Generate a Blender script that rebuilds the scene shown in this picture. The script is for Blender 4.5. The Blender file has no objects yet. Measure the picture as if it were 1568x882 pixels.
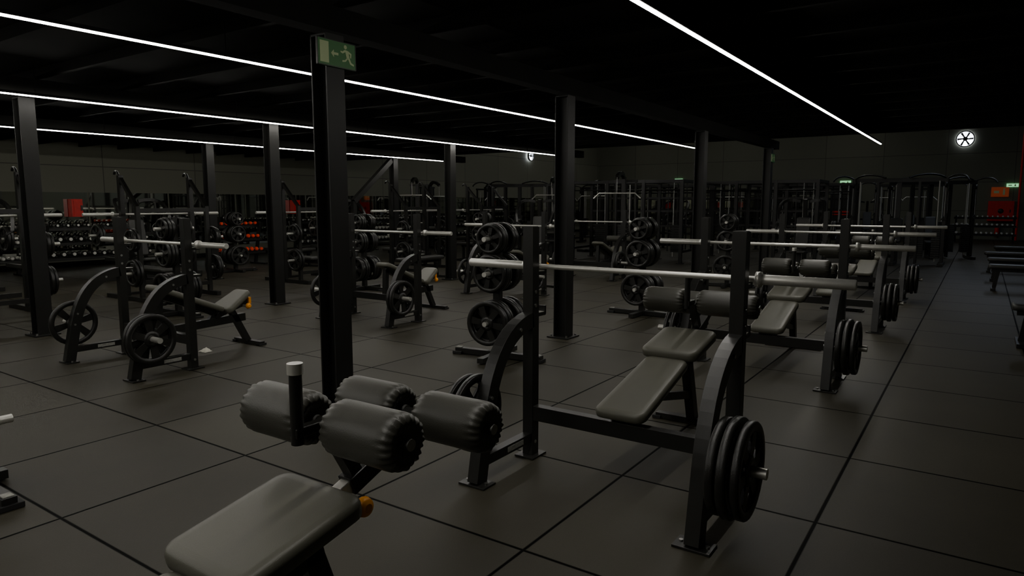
import bpy, math, random
from mathutils import Matrix, Vector
random.seed(7)
SC = bpy.context.scene
COL = SC.collection
V = Vector

# ------------------------------------------------------------ materials
def mat(name, color, rough=.5, metal=0.0, emis=None, strength=0.0, var=0.0, scale=12.0, bump=0.0, bscale=300.0, spec=0.5):
    m = bpy.data.materials.new(name); m.use_nodes = True
    nt = m.node_tree; b = nt.nodes["Principled BSDF"]
    b.inputs["Base Color"].default_value = (*color, 1)
    b.inputs["Roughness"].default_value = rough
    b.inputs["Metallic"].default_value = metal
    b.inputs["Specular IOR Level"].default_value = spec
    if emis:
        b.inputs["Emission Color"].default_value = (*emis, 1)
        b.inputs["Emission Strength"].default_value = strength
    tc = nt.nodes.new("ShaderNodeTexCoord")
    if var > 0:
        n = nt.nodes.new("ShaderNodeTexNoise"); n.inputs["Scale"].default_value = scale; n.inputs["Detail"].default_value = 5
        nt.links.new(tc.outputs["Object"], n.inputs["Vector"])
        r = nt.nodes.new("ShaderNodeValToRGB")
        r.color_ramp.elements[0].position = .3; r.color_ramp.elements[1].position = .7
        r.color_ramp.elements[0].color = (*[c*(1-var) for c in color], 1)
        r.color_ramp.elements[1].color = (*[c*(1+var) for c in color], 1)
        nt.links.new(n.outputs["Fac"], r.inputs["Fac"]); nt.links.new(r.outputs["Color"], b.inputs["Base Color"])
    if bump > 0:
        n2 = nt.nodes.new("ShaderNodeTexNoise"); n2.inputs["Scale"].default_value = bscale; n2.inputs["Detail"].default_value = 3
        nt.links.new(tc.outputs["Object"], n2.inputs["Vector"])
        bp = nt.nodes.new("ShaderNodeBump"); bp.inputs["Strength"].default_value = bump; bp.inputs["Distance"].default_value = .003
        nt.links.new(n2.outputs["Fac"], bp.inputs["Height"]); nt.links.new(bp.outputs["Normal"], b.inputs["Normal"])
    return m

STEEL = mat("black_powdercoat", (.0115,.0115,.0100), .34, 0, var=.15, scale=8, bump=.12, bscale=500)
COLM  = mat("column_paint", (.009,.009,.008), .48, 0, var=.2, scale=4, bump=.1, spec=.35)
IRON  = mat("cast_iron_plate", (.012,.012,.0105), .32, 0, var=.2, scale=30, bump=.3, bscale=250)
PAD   = mat("vinyl_pad", (.108,.106,.082), .40, 0, var=.06, scale=5, bump=.2, bscale=420)
FOAM  = mat("foam_roller_vinyl", (.052,.051,.041), .38, 0, var=.08, scale=6, bump=.2, bscale=300)
DARKV = mat("dark_vinyl", (.026,.026,.023), .42, 0, var=.1, bump=.2)
CHROME= mat("brushed_chrome", (.72,.71,.66), .42, .72, var=.06, scale=40)
ZINC  = mat("zinc_bolt", (.45,.45,.43), .35, 1.0)
ORANGE= mat("orange_plastic", (.90,.34,.015), .4)
REDM  = mat("red_paint", (.75,.008,.004), .45, var=.1)
REDDB = mat("red_vinyl_dumbbell", (1.0,.07,.02), .4)
RUBBER= mat("rubber_black", (.010,.010,.010), .7)
LABEL = mat("label_sticker", (.30,.30,.27), .5, var=.3, scale=60)
GREEN = mat("sign_green", (.035,.12,.035), .5, emis=(.03,.14,.035), strength=.06)
SIGNW = mat("sign_white", (.32,.38,.20), .5, emis=(.5,.6,.3), strength=.04)
EXITG = mat("exit_glow_green", (.1,.6,.2), .5, emis=(.35,1,.45), strength=.8)
EXITO = mat("orange_sign", (.45,.08,.02), .5, emis=(1,.16,.04), strength=.07)
LED   = mat("led_diffuser", (.9,.9,.9), .5, emis=(1.0,.965,.89), strength=64)
FILLH  = mat("hall_fill_emitter", (.9,.9,.9), .5, emis=(1,.98,.9), strength=15)  # emitter for the added, unseen hall fill
FILLB  = mat("hall_fill_cool", (.9,.9,.9), .5, emis=(.75,.84,1.0), strength=42)  # cool emitter for the added, unseen hall fill
ALU   = mat("led_channel", (.01,.01,.01), .6, spec=.1)
FANL  = mat("fan_light", (.9,.9,.9), .5, emis=(.82,.88,1.0), strength=9)
CEIL  = mat("ceiling_black", (.010,.010,.009), .85, var=.2, scale=2, spec=.1)
MIRR  = mat("mirror_glass", (.68,.70,.64), .03, 1.0)
CLOTH = mat("white_cloth", (.6,.58,.5), .8, var=.1)
STACK = mat("weight_stack_steel", (.035,.035,.033), .38, .4)

def wall_mat():
    m = bpy.data.materials.new("painted_block_wall"); m.use_nodes = True
    nt = m.node_tree; b = nt.nodes["Principled BSDF"]; b.inputs["Roughness"].default_value = .8
    g = nt.nodes.new("ShaderNodeNewGeometry"); sp = nt.nodes.new("ShaderNodeSeparateXYZ")
    nt.links.new(g.outputs["Position"], sp.inputs[0])
    ad = nt.nodes.new("ShaderNodeMath"); ad.operation = "ADD"
    nt.links.new(sp.outputs[0], ad.inputs[0]); nt.links.new(sp.outputs[1], ad.inputs[1])
    cb = nt.nodes.new("ShaderNodeCombineXYZ"); nt.links.new(ad.outputs[0], cb.inputs[0]); nt.links.new(sp.outputs[2], cb.inputs[1])
    br = nt.nodes.new("ShaderNodeTexBrick"); br.inputs["Scale"].default_value = 1
    br.inputs["Brick Width"].default_value = 2.4; br.inputs["Row Height"].default_value = 1.2; br.inputs["Mortar Size"].default_value = .012; br.offset=0
    br.inputs["Color1"].default_value = (.165,.168,.128,1); br.inputs["Color2"].default_value = (.14,.143,.11,1); br.inputs["Mortar"].default_value = (.07,.07,.058,1)
    nt.links.new(cb.outputs[0], br.inputs["Vector"]); nt.links.new(br.outputs["Color"], b.inputs["Base Color"])
    return m
WALL = wall_mat()

def floor_mat():
    m = bpy.data.materials.new("rubber_tile_floor"); m.use_nodes = True
    nt = m.node_tree; L = nt.links; b = nt.nodes["Principled BSDF"]
    g = nt.nodes.new("ShaderNodeNewGeometry"); sp = nt.nodes.new("ShaderNodeSeparateXYZ"); L.new(g.outputs["Position"], sp.inputs[0])
    def M(op, a, bb=None):
        n = nt.nodes.new("ShaderNodeMath"); n.operation = op
        for i, x in enumerate((a, bb)):
            if x is None: continue
            if isinstance(x, (int, float)): n.inputs[i].default_value = x
            else: L.new(x, n.inputs[i])
        return n.outputs[0]
    x = M("ADD", sp.outputs[0], 50.55); y = M("ADD", sp.outputs[1], 50.65)
    dx = M("ABSOLUTE", M("SUBTRACT", M("FRACT", x), .5)); dy = M("ABSOLUTE", M("SUBTRACT", M("FRACT", y), .5))
    d = M("MAXIMUM", dx, dy)
    mr = nt.nodes.new("ShaderNodeMapRange"); mr.inputs[1].default_value = .4890; mr.inputs[2].default_value = .4945
    L.new(d, mr.inputs[0])
    cb = nt.nodes.new("ShaderNodeCombineXYZ"); L.new(M("FLOOR", x), cb.inputs[0]); L.new(M("FLOOR", y), cb.inputs[1])
    wn = nt.nodes.new("ShaderNodeTexWhiteNoise"); L.new(cb.outputs[0], wn.inputs["Vector"])
    n1 = nt.nodes.new("ShaderNodeTexNoise"); n1.inputs["Scale"].default_value = 1.6; n1.inputs["Detail"].default_value = 8; L.new(g.outputs["Position"], n1.inputs["Vector"])
    n2 = nt.nodes.new("ShaderNodeTexNoise"); n2.inputs["Scale"].default_value = 160; n2.inputs["Detail"].default_value = 2; L.new(g.outputs["Position"], n2.inputs["Vector"])
    f = M("ADD", M("MULTIPLY", wn.outputs["Value"], .32), M("ADD", M("MULTIPLY", n1.outputs["Fac"], .6), M("MULTIPLY", n2.outputs["Fac"], .35)))
    r = nt.nodes.new("ShaderNodeValToRGB"); r.color_ramp.elements[0].position = .3; r.color_ramp.elements[1].position = .95
    r.color_ramp.elements[0].color = (.0255,.0230,.0152,1); r.color_ramp.elements[1].color = (.050,.0452,.0300,1)
    L.new(f, r.inputs["Fac"])
    mx = nt.nodes.new("ShaderNodeMix"); mx.data_type = "RGBA"; L.new(mr.outputs[0], mx.inputs[0]); L.new(r.outputs["Color"], mx.inputs[6]); mx.inputs[7].default_value = (.001,.001,.001,1)
    L.new(mx.outputs[2], b.inputs["Base Color"])
    b.inputs["Roughness"].default_value = .52
    sm = M("SUBTRACT", .28, M("MULTIPLY", mr.outputs[0], .26)); L.new(sm, b.inputs["Specular IOR Level"])
    bp = nt.nodes.new("ShaderNodeBump"); bp.inputs["Strength"].default_value = .35; bp.inputs["Distance"].default_value = .004
    L.new(M("SUBTRACT", M("MULTIPLY", n2.outputs["Fac"], .4), mr.outputs[0]), bp.inputs["Height"]); L.new(bp.outputs["Normal"], b.inputs["Normal"])
    return m
FLOOR = floor_mat()

# ------------------------------------------------------------ mesh builder
class MB:
    def __init__(s): s.v=[]; s.f=[]; s.m=[]; s.sm=[]; s.mats=[]
    def mi(s, m):
        if m not in s.mats: s.mats.append(m)
        return s.mats.index(m)
    def add(s, vs, fs, m, smooth=False, M=None):
        o = len(s.v)
        for v in vs: s.v.append(tuple(M @ V(v)) if M else tuple(v))
        k = s.mi(m)
        for f in fs: s.f.append([i+o for i in f]); s.m.append(k); s.sm.append(smooth)
    def box(s, c, size, m, R=None):
        x,y,z = [q/2 for q in size]
        vs = [V((a*x,b*y,d*z)) for a in (-1,1) for b in (-1,1) for d in (-1,1)]
        if R: vs = [R @ v for v in vs]
        vs = [v+V(c) for v in vs]
        s.add(vs, [(0,1,3,2),(4,6,7,5),(0,4,5,1),(2,3,7,6),(0,2,6,4),(1,5,7,3)], m)
    def beam(s, p0, p1, w, h, m, side=None):
        p0,p1 = V(p0),V(p1); s.sweep([p0,p1], w, h, m, side)
    def sweep(s, pts, w, h, m, side=None):
        pts = [V(p) for p in pts]; n = len(pts); vs=[]
        for i,p in enumerate(pts):
            t = (pts[min(i+1,n-1)]-pts[max(i-1,0)]).normalized()
            if side is None:
                sd = t.cross(V((0,0,1)))
                sd = V((1,0,0)) if sd.length < 1e-3 else sd.normalized()
            else: sd = V(side)
            u = sd.cross(t).normalized()
            for a,b in ((-1,-1),(1,-1),(1,1),(-1,1)): vs.append(p+sd*(a*w/2)+u*(b*h/2))
        fs=[(3,2,1,0)]
        for i in range(n-1):
            for k in range(4): a=i*4+k; b=i*4+(k+1)%4; fs.append((a,b,b+4,a+4))
        fs.append(tuple((n-1)*4+k for k in range(4)))
        s.add(vs, fs, m)
    def lathe(s, prof, m, M, seg=28, closed=False, mod=None):
        vs=[]; n=len(prof)
        for i,(r,t) in enumerate(prof):
            for k in range(seg):
                th = 2*math.pi*k/seg; q = r*(mod(i,th) if mod else 1)
                vs.append((q*math.cos(th), q*math.sin(th), t))
        fs=[]
        for i in range(n if closed else n-1):
            j=(i+1)%n
            for k in range(seg):
                k2=(k+1)%seg; fs.append((i*seg+k, i*seg+k2, j*seg+k2, j*seg+k))
        s.add(vs, fs, m, True, M)
        if not closed:
            s.add(vs[:seg], [tuple(reversed(range(seg)))], m, False, M)
            s.add(vs[-seg:], [tuple(range(seg))], m, False, M)
    def cyl(s, p0, p1, r, m, seg=16, r2=None):
        p0,p1=V(p0),V(p1); d=p1-p0
        M = Matrix.Translation(p0) @ d.to_track_quat('Z','Y').to_matrix().to_4x4()
        s.lathe([(r,0),(r if r2 is None else r2,d.length)], m, M, seg)
    def tube(s, pts, r, m, seg=10):
        pts=[V(p) for p in pts]; vs=[]; n=len(pts)
        ref = V((0,0,1))
        t0=(pts[1]-pts[0]).normalized()
        nrm = t0.cross(ref) if abs(t0.dot(ref))<.95 else t0.cross(V((0,1,0)))
        nrm.normalize()
        for i,p in enumerate(pts):
            t=(pts[min(i+1,n-1)]-pts[max(i-1,0)]).normalized()
            nrm=(nrm-t*nrm.dot(t)).normalized(); b=t.cross(nrm)
            for k in range(seg):
                a=2*math.pi*k/seg; vs.append(p+nrm*(r*math.cos(a))+b*(r*math.sin(a)))
        fs=[(i*seg+k, i*seg+(k+1)%seg, (i+1)*seg+(k+1)%seg, (i+1)*seg+k) for i in range(n-1) for k in range(seg)]
        s.add(vs,fs,m,True)
        s.add(vs[:seg],[tuple(reversed(range(seg)))],m); s.add(vs[-seg:],[tuple(range(seg))],m)
    def pad(s, p0, p1, w0, w1, th, m, cr=.05, base=True):
        p0,p1=V(p0),V(p1); L=(p1-p0).length; t=(p1-p0).normalized(); sx=V((1,0,0)); up=sx.cross(t).normalized()
        def outline(ins):
            c=[]; r=max(cr-ins,.006)
            for cx,cy,a0 in ((w1/2-ins-r,L-ins-r,0),(-(w1/2-ins-r),L-ins-r,90),(-(w0/2-ins-r),ins+r,180),(w0/2-ins-r,ins+r,270)):
                for k in range(7):
                    a=math.radians(a0+15*k); c.append((cx+r*math.cos(a), cy+r*math.sin(a)))
            return c
        rings=[]
        for ins,z in ((.012,-th),(.002,-th+.008),(0,-th*.6),(0,-.022),(.004,-.011),(.011,-.004),(.022,-.0008),(.04,0)):
            rings.append([p0+sx*x+t*y+up*z for x,y in outline(ins)])
        n=len(rings[0]); vs=[v for r in rings for v in r]
        fs=[(i*n+k,i*n+(k+1)%n,(i+1)*n+(k+1)%n,(i+1)*n+k) for i in range(len(rings)-1) for k in range(n)]
        s.add(vs,fs,m,True)
        s.add(rings[-1],[tuple(range(n))],m,False); s.add(rings[0],[tuple(reversed(range(n)))],m,False)
    def mesh(s, name):
        me=bpy.data.meshes.new(name); me.from_pydata(s.v,[],s.f)
        for m in s.mats: me.materials.append(m)
        me.polygons.foreach_set("material_index", s.m); me.polygons.foreach_set("use_smooth", s.sm)
        me.update(); return me

def obj(name, me, loc=(0,0,0), rz=0, parent=None, bevel=0):
    o=bpy.data.objects.new(name, me); COL.objects.link(o); o.location=loc; o.rotation_euler=(0,0,rz)
    if parent: o.parent=parent
    if bevel:
        b=o.modifiers.new("bevel","BEVEL"); b.width=bevel; b.segments=2; b.limit_method='ANGLE'; b.angle_limit=math.radians(50)
    return o
def group(name, parts, loc, rz=0):
    e=bpy.data.objects.new(name,None); e.empty_display_size=.2; COL.objects.link(e); e.location=loc; e.rotation_euler=(0,0,rz)
    for p in parts: obj(p[0], p[1], parent=e, bevel=p[2] if len(p)>2 else 0)
    return e
def bez(p0,p1,p2,p3,n=14):
    out=[]
    for i in range(n+1):
        t=i/n; out.append(V(p0)*(1-t)**3+V(p1)*3*t*(1-t)**2+V(p2)*3*t*t*(1-t)+V(p3)*t**3)
    return out

RX = Matrix.Rotation(math.pi/2,4,'Y')   # local Z -> +X
RY = Matrix.Rotation(-math.pi/2,4,'X')  # local Z -> +Y

def plate(mb, c, R, th, axis, rot=0, seg=36, ns=6):
    M = Matrix.Translation(V(c)) @ (RX if axis=='X' else RY) @ Matrix.Rotation(rot,4,'Z')
    mb.lathe([(.79*R,-th*.2),(.83*R,-th*.5),(R-.005,-th*.5),(R,-th*.35),(R,th*.35),(R-.005,th*.5),(.83*R,th*.5),(.79*R,th*.2)], IRON, M, seg, True)
    mb.lathe([(.027,-th*.5),(.24*R,-th*.5),(.32*R,-th*.25),(.32*R,th*.25),(.24*R,th*.5),(.027,th*.5)], IRON, M, 20, True)
    for k in range(ns):
        A = Matrix.Rotation(2*math.pi*k/ns,4,'Z')
        vs=[]
        for z in (-th*.22, th*.22):
            vs += [(.28*R,-.12*R,z),(.82*R,-.16*R,z),(.82*R,.16*R,z),(.28*R,.12*R,z)]
        mb.add(vs,[(3,2,1,0),(4,5,6,7),(0,1,5,4),(1,2,6,5),(2,3,7,6),(3,0,4,7)], IRON, False, M@A)

def roller(mb, xa, xb, y, z, R):
    L=xb-xa; M=Matrix.Translation(V((xa,y,z)))@RX
    end=[(.022,.014,0),(.045,.004,.08),(.060,.0,.10),(R*.80,.004,.075),(R*.90,.012,.045),(R*.965,.024,.025),(R*.99,.036,.010),(R,.050,.003),(R,.062,0)]
    P=[(r,t,a) for r,t,a in end]+[(R*.997,L*.5,0)]+[(r,L-t,a) for r,t,a in reversed(end)]
    mb.lathe([(r,t) for r,t,a in P],FOAM,M,96,False,lambda i,th: 1+P[i][2]*(math.sin(22*th)+.5*math.sin(9*th+1)))
    mb.cyl((xa-.012,y,z),(xb+.012,y,z),.017,ZINC,14)

# ------------------------------------------------------------ bench press stations
def rack_frame(mb):
    for sx in (-1,1):
        x=.60*sx
        mb.box((x,0,.69),(.068,.068,1.356),STEEL); mb.box((x,0,.0065),(.13,.15,.011),STEEL)
        mb.box((x,0,1.368),(.06,.06,.006),RUBBER)
        pts=[(x,-.53,.012),(x,-.50,.16)]+bez((x,-.475,.28),(x,-.42,.58),(x,-.30,.80),(x,-.02,.83))
        mb.sweep(pts,.068,.088,STEEL,(1,0,0))
        mb.box((x,-.53,.0065),(.17,.11,.011),STEEL)
        mb.beam((x,-.47,.12),(x,-.03,.12),.055,.055,STEEL)
        mb.box((x+.0285,-.2,.12),(.002,.16,.03),LABEL); mb.box((x-.0285,-.2,.12),(.002,.16,.03),LABEL)
        for z in (.10,.92,1.0): mb.cyl((x-sx*.036,0,z-.01),(x+sx*.042,0,z-.01),.011,ZINC,8)
        for yy,zz in ((-.47,.36),(-.44,.46),(-.16,.79)): mb.cyl((x-.041,yy,zz),(x+.041,yy,zz),.010,ZINC,8)
        for dx in (-.06,.06): mb.cyl((x+dx,-.53,.01),(x+dx,-.53,.02),.010,ZINC,8)
        for z in (1.105,.86):
            mb.box((x,.075,z-.01),(.06,.085,.02),STEEL); mb.box((x,.115,z+.012),(.06,.014,.05),STEEL)
            mb.box((x,.072,z+.0015),(.05,.07,.003),CHROME)
        mb.cyl((x+sx*.03,-.43,.36),(x+sx*.27,-.43,.36),.024,CHROME,16)
        mb.cyl((x+sx*.03,-.43,.36),(x+sx*.045,-.43,.36),.04,STEEL,16)
    mb.beam((-.57,0,.27),(.57,0,.27),.06,.085,STEEL)
def rack_plates(mb, left, right):
    for sx,lst in ((-1,left),(1,right)):
        for off,R,th in lst: plate(mb,(sx*(.60+off),-.43,.36),R,th,'X',rot=off*9)

def decline_parts(left,right,rack=True):
    f=MB()
    if rack: rack_frame(f)
    else:
        f.box((0,-.02,.022),(.55,.06,.04),STEEL); f.beam((0,-.02,.03),(0,.02,.30),.06,.07,STEEL,(1,0,0))
        for x in(-.25,.25): f.box((x,-.02,.012),(.06,.09,.022),RUBBER)
    f.beam((0,.0,.27),(0,1.0,.50),.06,.08,STEEL,(1,0,0))
    f.beam((0,.94,.56),(0,1.12,.03),.06,.07,STEEL,(1,0,0)); f.box((0,1.13,.022),(.52,.06,.04),STEEL)
    f.beam((0,.45,.35),(0,1.06,.22),.04,.05,STEEL,(1,0,0))
    for x in(-.25,.25): f.box((x,1.13,.012),(.06,.09,.022),RUBBER)
    f.box((0,.08,.325),(.16,.12,.03),STEEL); f.box((0,.5,.44),(.10,.26,.05),STEEL,Matrix.Rotation(.26,3,'X'))
    f.box((0,.82,.555),(.12,.3,.04),STEEL,Matrix.Rotation(.22,3,'X'))
    f.beam((0,.86,.545),(0,1.06,.61),.06,.06,STEEL,(1,0,0))
    f.beam((0,1.04,.605),(0,1.16,.65),.042,.042,CHROME,(1,0,0))
    f.beam((0,1.12,.635),(0,1.29,.70),.06,.06,STEEL,(1,0,0)); f.beam((0,1.27,.69),(0,1.43,.79),.05,.05,STEEL,(1,0,0))
    f.beam((0,1.16,.65),(0,1.05,.85),.045,.045,STEEL,(1,0,0))
    f.cyl((0,.945,.82),(0,.945,1.025),.0185,STEEL,20); f.cyl((0,.945,1.025),(0,.945,1.056),.0225,CHROME,20)
    f.beam((0,.93,.855),(0,1.05,.855),.035,.03,STEEL)
    f.cyl((.02,1.075,.615),(.12,1.075,.615),.012,CHROME,12)
    f.lathe([(.014,0),(.027,.004),(.031,.014),(.027,.032),(.014,.038)],ORANGE,Matrix.Translation(V((.105,1.075,.615)))@RX,18)
    b=MB(); b.pad((0,-.08,.385),(0,.635,.560),.30,.28,.055,PAD,.055)
    s=MB(); s.pad((0,.615,.600),(0,1.035,.682),.365,.365,.062,PAD,.055)
    r=MB()
    for y,z in ((1.05,.855),(1.43,.792)):
        roller(r,-.328,-.045,y,z,.083); roller(r,.045,.328,y,z,.083)
    p=MB(); rack_plates(p,left,right)
    out=[("frame",f.mesh("decline_frame"),.004),("backrest_pad",b.mesh("backrest_pad")),("seat_pad",s.mesh("seat_pad")),("foam_rollers",r.mesh("foam_rollers"))]
    if left or right: out.append(("weight_plates",p.mesh("weight_plates")))
    return out

def incline_parts(left,right):
    f=MB(); rack_frame(f)
    f.beam((0,.0,.27),(0,.95,.30),.06,.08,STEEL,(1,0,0))
    f.beam((0,.78,.42),(0,.98,.03),.06,.06,STEEL,(1,0,0)); f.box((0,1.0,.022),(.46,.06,.04),STEEL)
    f.beam((0,.02,.27),(0,.04,.64),.06,.06,STEEL,(1,0,0)); f.beam((0,.55,.30),(0,.62,.40),.05,.05,STEEL,(1,0,0))
    f.beam((0,.02,.63),(0,.62,.37),.06,.05,STEEL,(1,0,0)); f.beam((0,.6,.34),(0,.92,.44),.06,.05,STEEL,(1,0,0))
    for x in(-.21,.21): f.box((x,1.0,.012),(.06,.09,.022),RUBBER)
    f.cyl((.03,.93,.42),(.08,.93,.42),.013,CHROME,12); f.lathe([(.012,0),(.028,.004),(.032,.016),(.026,.034),(.012,.04)],ORANGE,Matrix.Translation(V((.07,.95,.42)))@RX,16)
    f.box((0,1.0,.47),(.09,.03,.07),ORANGE); f.beam((0,.9,.43),(0,1.0,.46),.05,.05,STEEL,(1,0,0))
    b=MB(); b.pad((0,-.02,.74),(0,.66,.445),.27,.31,.055,PAD,.06)
    s=MB(); s.pad((0,.65,.42),(0,.95,.60),.34,.26,.06,PAD,.055)
    p=MB(); rack_plates(p,left,right)
    return [("frame",f.mesh("incline_frame"),.004),("backrest_pad",b.mesh("backrest_pad")),("seat_pad",s.mesh("seat_pad")),("weight_plates",p.mesh("weight_plates"))]

def barbell_mesh():
    b=MB()
    b.cyl((-.655,0,0),(.655,0,0),.0145,CHROME,16)
    for s in(-1,1):
        b.lathe([(.02,0),(.038,.003),(.038,.028),(.026,.032),(.025,.05),(.025,.44),(.022,.445)],CHROME,Matrix.Translation(V((s*.655,0,0)))@(RX if s>0 else Matrix.Rotation(-math.pi/2,4,'Y')),20)
    return b.mesh("barbell")
BAR=barbell_mesh()

DEC=decline_parts([(.075,.215,.036),(.135,.205,.03)],[(.085,.215,.04),(.135,.225,.04),(.19,.215,.036)])
DEC0=decline_parts([],[],False)
INC=incline_parts([(.085,.215,.038)],[(.085,.215,.038),(.135,.215,.034)])
group("decline_bench",DEC0,(-1.563,.258,0))
for y in (3.33,6.38,9.40,12.42): group("decline_bench_press",DEC,(-1.545,y,0))
for y in (3.33,6.38,9.40,12.42): obj("barbell",BAR,(-1.545+(.02 if y>5 else 0),y+.075,1.134+.0))
for y in (.35,3.40,6.45,9.50,12.55): group("incline_bench_press",INC,(-6.47,y,0))
for y in (3.40,6.45,9.50,12.55): obj("barbell",BAR,(-6.47,y+.075,1.134))

# ------------------------------------------------------------ plate trees
def tree_parts(full=True):
    f=MB(); p=MB()
    f.box((0,0,.035),(.95,.07,.055),STEEL); f.box((0,0,.035),(.07,.7 if full else .3,.05),STEEL)
    for x in(-.44,.44): f.box((x,0,.015),(.10,.12,.028),RUBBER); f.box((x,0,.066),(.06,.05,.008),LABEL)
    top=1.28 if full else 1.0
    f.box((0,0,.03+top/2),(.07,.07,top),STEEL); f.box((0,0,top+.035),(.074,.074,.012),RUBBER)
    spec=[(.37,.215),(.84,.19),(1.17,.15)] if full else [(.33,.2)]
    for i,(z,R) in enumerate(spec):
        for s in(-1,1):
            f.cyl((0,s*.03,z),(0,s*(.27 if full or s<0 else .20),z),.023,CHROME,14); f.cyl((0,s*.035,z),(0,s*.05,z),.045,STEEL,14)
            if not full and s>0: continue
            for k in range(4 if i==0 else 3): plate(p,(0,s*(.075+.046*k),z),R-(.012 if k==2 else 0),.038,'Y',rot=k*.4+i,seg=30)
    return [("frame",f.mesh("tree_frame"),.003),("weight_plates",p.mesh("tree_plates"))]
TREE=tree_parts(); TREE0=tree_parts(False)
for x,y,r in ((-3.83,5.35,.12),(-3.72,8.55,0),(-3.75,12.4,.1),(-8.9,8.4,0),(-8.9,5.0,0),(-9.0,12.0,.1),(-13.6,9.0,1.5)): group("weight_plate_tree",TREE,(x,y,0),r)
group("weight_plate_tree",TREE0,(-4.33,1.25,0))

# ------------------------------------------------------------ squat rack / cage
def squat_parts():
    f=MB(); p=MB()
    for s in(-1,1):
        x=.56*s
        f.box((x,0,.98),(.07,.07,1.9),STEEL); f.box((x,.05,.035),(.07,1.3,.06),STEEL)
        f.box((x,.45,.75),(.06,.06,1.42),STEEL)
        f.beam((x,0,1.9),(x,.45,1.45),.05,.05,STEEL,(1,0,0))
        f.tube(bez((x,-.03,1.9),(x,-.05,2.02),(x,-.16,2.02),(x,-.17,1.95),8),.018,STEEL,8)
        for z in(1.30,1.05,.8): f.box((x,-.07,z),(.055,.08,.02),CHROME); f.box((x,-.11,z+.025),(.055,.014,.06),STEEL)
        f.box((x,-.32,.62),(.06,.55,.05),STEEL)
        for z in(.45,.95): 
            f.cyl((x+s*.03,.45,z),(x+s*.27,.45,z),.022,CHROME,12)
            plate(p,(x+s*.08,.45,z),.215 if z<.6 else .18,.04,'X',seg=26); plate(p,(x+s*.13,.45,z),.20 if z<.6 else .16,.035,'X',seg=26)
    f.box((0,.45,.2),(1.1,.05,.06),STEEL); f.box((0,.45,1.4),(1.1,.05,.06),STEEL)
    b=MB(); b.pad((0,-.75,.46),(0,.25,.46),.28,.28,.06,DARKV,.05); b.beam((0,-.65,.36),(0,.4,.36),.05,.06,STEEL,(1,0,0))
    for y in(-.6,): b.beam((0,y,.36),(0,y,.02),.05,.05,STEEL,(1,0,0)); b.box((0,y,.02),(.5,.06,.035),STEEL)
    return [("frame",f.mesh("squat_frame")),("weight_plates",p.mesh("squat_plates")),("bench",b.mesh("squat_bench"))]
SQ=squat_parts()
for y in (3.45,5.93,8.9,11.8,14.6):
    group("squat_rack",SQ,(-11.0,y,0),-math.pi/2)
    obj("barbell",BAR,(-11.0-.075,y,1.335),-math.pi/2)

def cage_parts():
    f=MB()
    for x in(-1.5,-.5,.5,1.5):
        for y in(-.6,.6): f.box((x,y,1.05),(.08,.08,2.1),STEEL); f.box((x,y,.01),(.16,.16,.016),STEEL)
        f.box((x,0,2.06),(.06,1.2,.08),STEEL); f.box((x,0,.3),(.05,1.2,.06),STEEL)
    for y in(-.6,.6):
        f.box((0,y,2.06),(3.0,.06,.08),STEEL)
        f.cyl((-1.5,y,1.85),(1.5,y,1.85),.017,STEEL,10)
    for z in(.5,.9,1.3,1.65): f.box((0,.6,z),(3.0,.04,.05),STEEL)
    for x in(-1.25,-1,-.75,.75,1,1.25): f.box((x,.6,1.15),(.025,.025,1.85),STEEL)
    for x in(-1.1,1.1):
        for k in range(12): f.box((x,.35,.25+.06*k),(.32,.12,.052),STACK)
        for s in(-.12,.12): f.cyl((x+s,.35,.1),(x+s,.35,2.05),.012,CHROME,8)
    return [("frame",f.mesh("cage_frame"))]
CG=cage_parts()
for x,y,r in((-7.7,17.0,.05),(-4.9,19.0,0),(-8.4,21.5,0),(-4.6,22.6,0),(-5.2,26.6,0),(-8.8,30.5,0)): group("power_cage",CG,(x,y,0),r)

# ------------------------------------------------------------ cable tower & machines
def tower_parts():
    f=MB()
    for s in(-1,1):
        x=1.0*s
        for y in(-.12,.12): f.box((x,y,1.05),(.07,.05,2.1),STEEL)
        f.box((x,0,.04),(.12,1.0,.07),STEEL)
        for k in range(14): f.box((x-s*.14,0,.2+.055*k),(.18,.30,.046),STACK)
        for y in(-.08,.08): f.cyl((x-s*.14,y,.1),(x-s*.14,y,2.05),.012,CHROME,8)
        f.lathe([(.02,-.015),(.07,-.015),(.06,0),(.07,.015),(.02,.015)],STEEL,Matrix.Translation(V((x,-.2,1.95)))@RX,18)
        f.tube([(x,-.2,1.9),(x,-.25,1.2)],.004,CHROME,6); f.tube([(x-.06,-.25,1.12),(x,-.25,1.2),(x+.06,-.25,1.12),(x-.06,-.25,1.12)],.01,STEEL,8)
        f.tube(bez((x,0,2.1),(x*.8,-.2,2.28),(x*.4,-.4,2.2),(x*.25,-.5,2.12),10),.022,STEEL,8)
        f.tube(bez((x,0,2.1),(x*1.2,-.1,2.25),(x*1.4,-.3,2.2),(x*1.45,-.35,2.05),10),.022,STEEL,8)
    f.box((0,0,2.08),(2.1,.08,.10),STEEL)
    f.box((0,.1,1.05),(.1,.1,2.05),STEEL); f.box((0,-.3,.04),(.1,.9,.07),STEEL)
    f.pad((0,-.75,.48),(0,-.3,.50),.32,.32,.06,DARKV); f.pad((0,-.28,.56),(0,-.1,1.15),.28,.28,.06,DARKV); f.box((0,-.5,.23),(.07,.07,.4),STEEL)
    for x in(-.45,.45):
        for y in(-.1,.1): f.box((x,y,1.03),(.05,.05,2.0),STEEL)
        for k in range(14): f.box((x,0,.2+.055*k),(.3,.14,.046),STACK)
    return [("frame",f.mesh("tower_frame"))]
TW=tower_parts()
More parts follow.
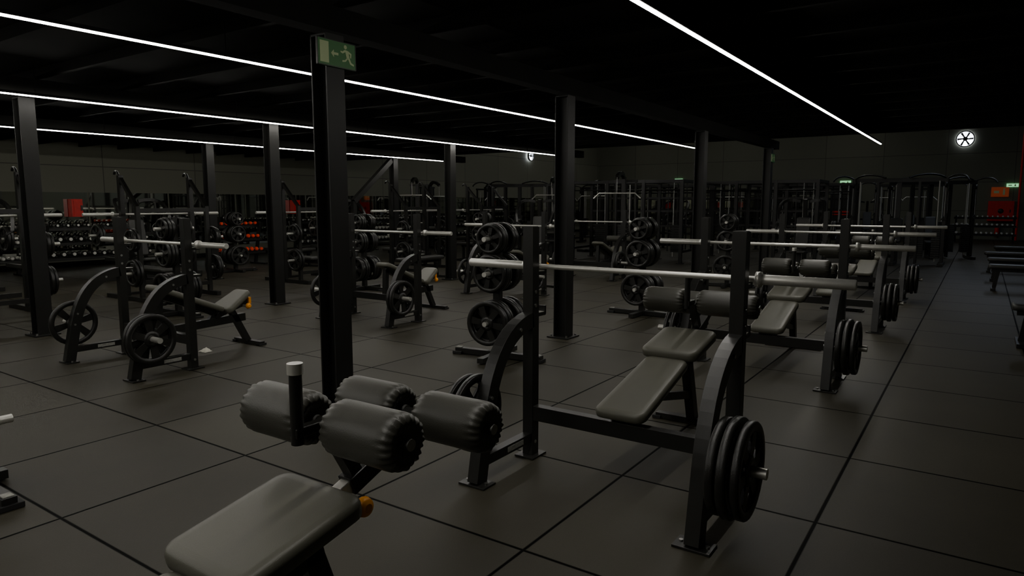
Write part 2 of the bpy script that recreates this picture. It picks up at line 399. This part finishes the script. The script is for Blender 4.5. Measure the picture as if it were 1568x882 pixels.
for x,y,r in((-1.75,19.6,0),(-1.2,22.4,.2),(-1.9,25.4,0),(-12.4,18.5,.3),(-12,24,.2)): group("cable_crossover_machine",TW,(x,y,0),r)

def lat_parts():
    f=MB()
    f.box((0,.5,1.08),(.09,.12,2.1),STEEL); f.box((0,0,.04),(.09,1.5,.07),STEEL); f.box((0,.62,.04),(.7,.09,.07),STEEL); f.box((0,-.6,.04),(.6,.08,.07),STEEL)
    f.sweep(bez((0,.5,2.05),(0,.45,2.25),(0,.1,2.25),(0,-.15,2.1),10),.07,.09,STEEL,(1,0,0))
    for k in range(16): f.box((0,.72,.18+.052*k),(.34,.12,.044),STACK)
    for s in(-1,1): f.cyl((s*.1,.72,.08),(s*.1,.72,1.95),.012,CHROME,8); f.box((s*.24,.72,1.05),(.04,.06,2.0),STEEL)
    f.box((0,.72,2.04),(.55,.08,.06),STEEL)
    f.tube([(0,-.15,2.1),(0,-.15,1.75)],.005,CHROME,6)
    f.tube([(-.55,-.15,1.62),(-.42,-.15,1.74),(.42,-.15,1.74),(.55,-.15,1.62)],.016,CHROME,10)
    f.pad((0,-.35,.5),(0,.05,.5),.34,.30,.06,DARKV); f.box((0,-.15,.25),(.07,.07,.42),STEEL)
    f.cyl((-.28,.12,.68),(.28,.12,.68),.07,FOAM,18); f.box((0,.3,.62),(.06,.4,.05),STEEL)
    return [("frame",f.mesh("lat_frame"))]
LT=lat_parts()
def press_parts():
    f=MB(); p=MB()
    f.box((0,0,.04),(.09,1.3,.07),STEEL); f.box((0,.55,.04),(1.0,.08,.07),STEEL); f.box((0,-.55,.04),(.7,.08,.07),STEEL)
    f.beam((0,.5,.05),(0,.3,1.6),.08,.1,STEEL,(1,0,0))
    f.pad((0,-.35,.48),(0,.02,.46),.34,.34,.06,DARKV); f.pad((0,.06,.5),(0,.22,1.2),.28,.30,.06,DARKV); f.box((0,-.1,.24),(.08,.08,.42),STEEL)
    for s in(-1,1):
        f.sweep(bez((s*.1,.3,1.55),(s*.5,.3,1.65),(s*.52,-.1,1.5),(s*.42,-.25,1.05),12),.05,.06,STEEL)
        f.cyl((s*.42,-.25,1.05),(s*.28,-.35,1.0),.018,RUBBER,10)
        f.beam((s*.05,.5,.9),(s*.5,.5,.9),.06,.06,STEEL)
        f.cyl((s*.5,.5,.9),(s*.75,.5,.9),.024,CHROME,12)
        for k in range(2): plate(p,(s*(.56+.05*k),.5,.9),.215,.04,'X',seg=26)
    return [("frame",f.mesh("press_frame")),("weight_plates",p.mesh("press_plates"))]
PR=press_parts()
def flat_parts():
    f=MB(); f.pad((0,-.6,.45),(0,.6,.45),.28,.28,.07,DARKV); f.beam((0,-.55,.35),(0,.55,.35),.06,.06,STEEL,(1,0,0))
    for y in(-.45,.45): f.beam((0,y,.34),(0,y*1.1,.03),.05,.06,STEEL,(1,0,0)); f.box((0,y*1.12,.025),(.5,.07,.04),STEEL)
    return [("frame_and_pad",f.mesh("flat_bench"))]
FB=flat_parts()
for x,y,r in((-10.0,16.6,.4),(-10.2,19.6,0),(-13.4,14.6,.5),(-15,17.5,1.2),(-15.2,21,1.3),(-7.6,25.5,0),(-10.2,26,0),(-15,26,1.2),(-6.2,31.5,0),(-3.2,31.8,0),(-1.9,29,0),(-7.0,14.6,.2)): group("lat_pulldown_machine",LT,(x,y,0),r)
for x,y,r in((-9.0,14.2,.3),(-13.3,4.2,1.57),(-13.4,6.9,1.57),(-13.3,12,1.57),(-12.4,21.2,.8),(-3.3,16.2,0),(-9.2,24,0),(-6.8,29.0,.2),(-3.6,29.2,.2),(-8.9,1.6,.8)): group("chest_press_machine",PR,(x,y,0),r)
for x,y,r in((.93,9.0,1.57),(.75,14.6,1.57),(.75,16.4,1.57),(.7,18.4,1.57),(.9,21,1.57),(-13.2,1.5,0),(-9.2,10.2,.0),(-13.2,10.3,.2)):
    group("flat_bench",FB,(x,y,0),r)

# ------------------------------------------------------------ dumbbell racks
def db_rack(L, headm, R0, n):
    f=MB(); d=MB()
    for s in(-1,1):
        f.beam((s*(L/2-.08),.22,0.0),(s*(L/2-.08),-.02,1.05),.06,.07,STEEL,(1,0,0)); f.box((s*(L/2-.08),.08,.02),(.07,.62,.04),STEEL)
    for i,(y,z) in enumerate(((-.08,.30),(.04,.62),(.12,.94))):
        f.box((0,y,z),(L,.045,.05),STEEL); f.box((0,y+.18,z+.03),(L,.045,.05),STEEL)
        for k in range(n):
            x=-L/2+.12+k*(L-.24)/(n-1); R=R0*(.75+.35*((n-k)/n)) if i<2 else R0*.7
            zz=z+.045+R; c=y+.09
            d.cyl((x,c-.08,zz),(x,c+.08,zz),.014,CHROME,8)
            for s in(-1,1): 
                d.lathe([(R*.7,0),(R,.012),(R,.055),(R*.7,.065)],headm,Matrix.Translation(V((x,c+(s*.07 if s>0 else -.135),zz)))@RY,12)
                d.cyl((x,c+s*.136,zz),(x,c+s*.139,zz),R*.55,CHROME if headm is not REDDB else REDDB,10)
    return [("frame",f.mesh("db_rack_frame")),("dumbbells",d.mesh("dumbbells"))]
DB=db_rack(2.3,IRON,.062,11); DBC=db_rack(2.0,CHROME,.048,12); DBR=db_rack(1.3,REDDB,.052,9)
for x,y,m in((-16.4,2.4,DB),(-16.4,5.0,DBC),(-16.4,7.5,DB),(-16.4,14.0,DB),(-16.4,16.8,DBC),(-16.4,20,DB)): group("dumbbell_rack",m,(x,y,0),math.pi/2)
group("dumbbell_rack",DBR,(-14.9,10.0,0),math.pi/2)
group("dumbbell_rack",DBC,(.1,31.8,0),0); group("dumbbell_rack",DB,(-11.5,33.8,0),0)

# ------------------------------------------------------------ columns
def hbeam():
    c=MB(); H=2.66
    for s in(-1,1): c.box((s*.0745,0,H/2),(.013,.16,H),COLM)
    c.box((0,0,H/2),(.14,.009,H),COLM); c.box((0,0,.0085),(.27,.27,.015),COLM); c.box((0,0,H-.008),(.16,.16,.015),COLM)
    for a in(-.1,.1):
        for b in(-.1,.1): c.cyl((a,b,.016),(a,b,.035),.012,ZINC,6)
    return c.mesh("steel_column")
HB=hbeam()
cols=[(-3.85,3.34),(-3.83,6.62),(-3.82,11.0),(-3.80,15.1),(-8.84,3.34),(-8.68,6.42),(-8.66,10.5),(-8.66,15.1),(-12.6,7.85),(-12.6,13.0),(-12.6,-.5),(-3.85,-3),(-8.8,-1)]
for x,y in cols: obj("steel_column",HB,(x,y,0),bevel=.002)
br=MB(); br.beam((0,-1.3,1.55),(0,0,2.6),.12,.12,COLM,(1,0,0)); br.box((0,-1.3,.78),(.1,.1,1.56),COLM); br.box((0,-1.3,.01),(.2,.2,.02),COLM)
obj("diagonal_brace",br.mesh("diagonal_brace"),(-12.6,12.9,0))

# ------------------------------------------------------------ LED strips, plus added fill strips in the hall
def strip(x,y0,y1,z,m_emit=LED,w=.0155,hang=.26):
    m=MB(); n=10
    ring=[(w*math.cos(math.pi+math.pi*k/n), w*.8*math.sin(math.pi+math.pi*k/n)) for k in range(n+1)]
    vs=[(a,y,b) for y in(y0,y1) for a,b in ring]; k=n+1
    m.add([(x+a,y,z+b) for a,y,b in vs],[(i,i+1,k+i+1,k+i) for i in range(n)]+[tuple(range(k)),tuple(reversed(range(k,2*k)))],m_emit,True)
    m.box((x,(y0+y1)/2,z+.014),(.046,y1-y0,.028),ALU)
    y=y0+.5
    while y<y1: m.box((x,y,z+.02+hang/2),(.006,.006,hang),ALU); y+=2.4
    obj("led_or_fill_strip",m.mesh("led_or_fill_strip"))
for x,y1 in((-1.70,15.0),(-4.98,14.35),(-8.42,14.35),(-12.08,14.35)): strip(x,-6.8,y1,2.64)
for x,m in ((-15.0,FILLH),(-10.0,FILLH),(-5.0,FILLH)): strip(x,17.5,33.5,5.6,m,.03,.36)  # unseen fill strips, added to brighten the hall and its back wall
strip(.6,17.0,27,5.6,FILLB,.03,.36)  # unseen cool fill strip, added to give the far floor a bluish patch

# ------------------------------------------------------------ room
def simple(name, boxes, m):
    b=MB()
    for c,s in boxes: b.box(c,s,m)
    return obj(name,b.mesh(name))
simple("floor",[((-7,14,-.05),(22.4,42.4,.1))],FLOOR)
simple("wall_left",[((-18.1,14,3),(.2,42.4,6))],WALL)
simple("wall_right",[((4.1,14,3),(.2,42.4,6))],WALL)
simple("wall_back",[((-7,35.1,3),(22,.2,6))],WALL)
simple("wall_front",[((-7,-7.1,3),(22,.2,6))],WALL)
jo=[((-7,4.5,3.0),(22,23,.1)),((-7,16.05,4.5),(22,.1,3.0)),((-7,25.5,6.05),(22,19.2,.1))]
simple("ceiling",jo,CEIL)
simple("ceiling_joists",[((-7,-6.5+.9*k,2.90),(22,.05,.10)) for k in range(25)],CEIL)
simple("ceiling_beam",[((x,4.5,2.765),(.15,22.8,.17)) for x in(-3.85,-8.7,-12.6)],CEIL)
simple("baseboard_left",[((-17.99,14,.06),(.02,42,.12))],CEIL)
simple("mirror_wall_panel",[((-17.985,y,1.04),(.02,1.96,1.46)) for y in [-5+2*k for k in range(20)]],MIRR)
simple("mirror_wall_panel",[((x,34.985,1.1),(1.96,.02,1.5)) for x in (-16,-14,-12,-10,-8)],MIRR)

# door on back wall
d=MB(); d.box((0,0,1.05),(1.0,.06,2.1),DARKV)
for x in(-.54,.54): d.box((x,0,1.07),(.08,.1,2.14),STEEL)
d.box((0,0,2.14),(1.16,.1,.08),STEEL); d.box((0,-.05,1.0),(.9,.04,.05),REDM); d.box((0,-.05,1.15),(.9,.03,.12),REDM)
obj("door_1",d.mesh("door_1"),(-5.3,34.93,0))

# ------------------------------------------------------------ signs
def exit_sign():
    s=MB(); W,H=.34,.18
    s.box((0,0,0),(.012,W,H),GREEN)
    for (c,sz) in (((0,0,H/2-.003),(.016,W+.004,.006)),((0,0,-H/2+.003),(.016,W+.004,.006)),((0,W/2-.001,0),(.016,.006,H)),((0,-W/2+.001,0),(.016,.006,H))): s.box(c,sz,STEEL)
    def poly(pts):
        n=len(pts); vs=[(.0065,a,b) for a,b in pts]+[(.009,a,b) for a,b in pts]
        s.add(vs,[tuple(range(n,2*n)),tuple(reversed(range(n)))]+[(i,(i+1)%n,n+(i+1)%n,n+i) for i in range(n)],SIGNW)
    poly([(-.15,-.07),(-.075,-.07),(-.075,.07),(-.15,.07)])
    poly([(-.055,0),(-.03,.025),(-.03,.008),(.01,.008),(.01,-.008),(-.03,-.008),(-.03,-.025)])
    poly([(.075+.014*math.cos(k*.628),.058+.014*math.sin(k*.628)) for k in range(10)])
    poly([(.07,.04),(.10,.035),(.11,-.01),(.085,-.015)])
    poly([(.07,.04),(.078,.028),(.05,.012),(.03,.018),(.03,.028),(.048,.026)])
    poly([(.10,.035),(.13,.02),(.125,-.01),(.115,-.008),(.117,.013),(.10,.02)])
    poly([(.085,-.015),(.10,-.015),(.075,-.04),(.045,-.045),(.045,-.033),(.068,-.03)])
    poly([(.095,-.015),(.11,-.01),(.125,-.04),(.15,-.05),(.148,-.062),(.115,-.052)])
    return s.mesh("exit_sign")
ES=exit_sign()
obj("exit_sign",ES,(-3.757,3.34,2.525)); obj("exit_sign",ES,(-3.708,15.1,2.45))
def small_sign(name,m,loc,w,h,txt):
    s=MB(); s.box((0,0,0),(w,.05,h),m)
    s.box((-w*.2,-.028,0),(w*.3,.006,h*.25),txt); s.box((w*.22,-.028,-h*.05),(w*.12,.006,h*.5),txt); s.box((w*.22,-.028,h*.3),(w*.09,.006,h*.13),txt)
    obj(name,s.mesh(name),loc)
small_sign("lit_exit_sign",EXITG,(-5.3,34.96,2.45),.45,.2,SIGNW)
small_sign("lit_exit_sign",EXITG,(-13.3,34.96,2.7),.42,.2,SIGNW)
small_sign("lit_exit_sign",EXITG,(.95,34.96,2.25),.4,.14,SIGNW)
small_sign("fire_hose_sign",EXITO,(.55,34.96,1.98),.6,.4,SIGNW)
def cabinet(name,loc,rz,w,h,disc=True):
    c=MB(); c.box((0,0,0),(w,.2,h),REDM); c.box((0,-.105,0),(w-.08,.012,h-.08),REDM); c.box((w*.36,-.12,0),(.04,.02,.12),STEEL)
    if disc: c.lathe([(.04,0),(.10,.004),(.10,.012),(.04,.016)],STEEL,Matrix.Translation(V((0,-.112,0)))@Matrix.Rotation(math.pi/2,4,'X'),20)
    obj(name,c.mesh(name),loc,rz)
cabinet("fire_hose_cabinet",(.62,34.88,1.2),0,.88,.82)
for y in(7.65,14.0,24.5): cabinet("red_wall_cabinet",(-17.86,y,1.40),math.pi/2,.24,.42,False)  # small red boxes on the wall, taken for fire cabinets
pp=MB(); pp.cyl((0,0,0),(0,0,5.9),.04,REDM,14)
for z in(1.0,3.0,5.0): pp.box((0,.05,z),(.12,.1,.05),STEEL)
obj("sprinkler_pipe",pp.mesh("sprinkler_pipe"),(1.2,34.84,0))
ex=MB(); ex.lathe([(.03,.02),(.075,.03),(.08,.06),(.08,.42),(.06,.48),(.03,.5),(.025,.55)],REDM,Matrix.Identity(4),20); ex.box((0,-.04,.57),(.03,.14,.03),STEEL); ex.tube([(0,-.05,.54),(.1,-.05,.45),(.11,-.04,.2)],.01,RUBBER,8); ex.box((0,.09,.3),(.12,.03,.2),STEEL)
obj("fire_extinguisher",ex.mesh("fire_extinguisher"),(.55,34.88,.12)); 

# fans
def fan():
    f=MB(); R=.33
    f.lathe([(.001,0),(R*.93,0)],FANL,RY @ Matrix.Identity(4),32)
    f.lathe([(R*.9,-.02),(R*1.03,-.02),(R*1.03,-.14),(R*.96,-.16),(R*.9,-.14)],STEEL,RY,32,True)
    f.lathe([(.02,-.05),(.09,-.06),(.09,-.12),(.05,-.14)],STEEL,RY,20)
    for k in range(6):
        a=k*math.pi/3; R_=RY@Matrix.Rotation(a,4,'Z')
        f.add([(.07,-.02,-.08),(.29,-.05,-.05),(.29,.035,-.10),(.07,.03,-.10)],[(0,1,2,3),(3,2,1,0)],STEEL,False,R_)
    return f.mesh("ventilation_fan")
FN=fan()
obj("ventilation_fan",FN,(-.8,34.96,4.2)); o=obj("ventilation_fan",FN,(-17.94,27.7,3.75),math.pi/2); o.scale=(.7,.7,.7)

# crumpled cloths
def cloth(loc,k=1.0):
    c=MB(); n=10; vs=[]
    for i in range(n):
        for j in range(n):
            a=(i/(n-1)-.5)*.14*k; b=(j/(n-1)-.5)*.11*k; e=1-max(abs(i/(n-1)-.5),abs(j/(n-1)-.5))*2
            vs.append((a+random.uniform(-.006,.006),b+random.uniform(-.006,.006),.004+e*.05*random.uniform(.5,1.1)))
    c.add(vs,[(i*n+j,(i+1)*n+j,(i+1)*n+j+1,i*n+j+1) for i in range(n-1) for j in range(n-1)],CLOTH,True)
    obj("crumpled_towel",c.mesh("crumpled_towel"),loc)
cloth((-6.45,3.88,0),.8); cloth((-1.07,3.22,0),.6)

# ------------------------------------------------------------ light / world / camera
w=bpy.data.worlds.new("dim_world"); SC.world=w; w.use_nodes=True
w.node_tree.nodes["Background"].inputs[0].default_value=(.9,.95,.85,1); w.node_tree.nodes["Background"].inputs[1].default_value=.002
cam=bpy.data.cameras.new("camera"); co=bpy.data.objects.new("camera",cam); COL.objects.link(co)
cam.sensor_width=36; cam.lens=24.0; cam.clip_start=.05; cam.clip_end=100
co.location=(0,0,1.5); co.rotation_euler=(math.radians(90-7.04),0,math.radians(34.4))
SC.camera=co
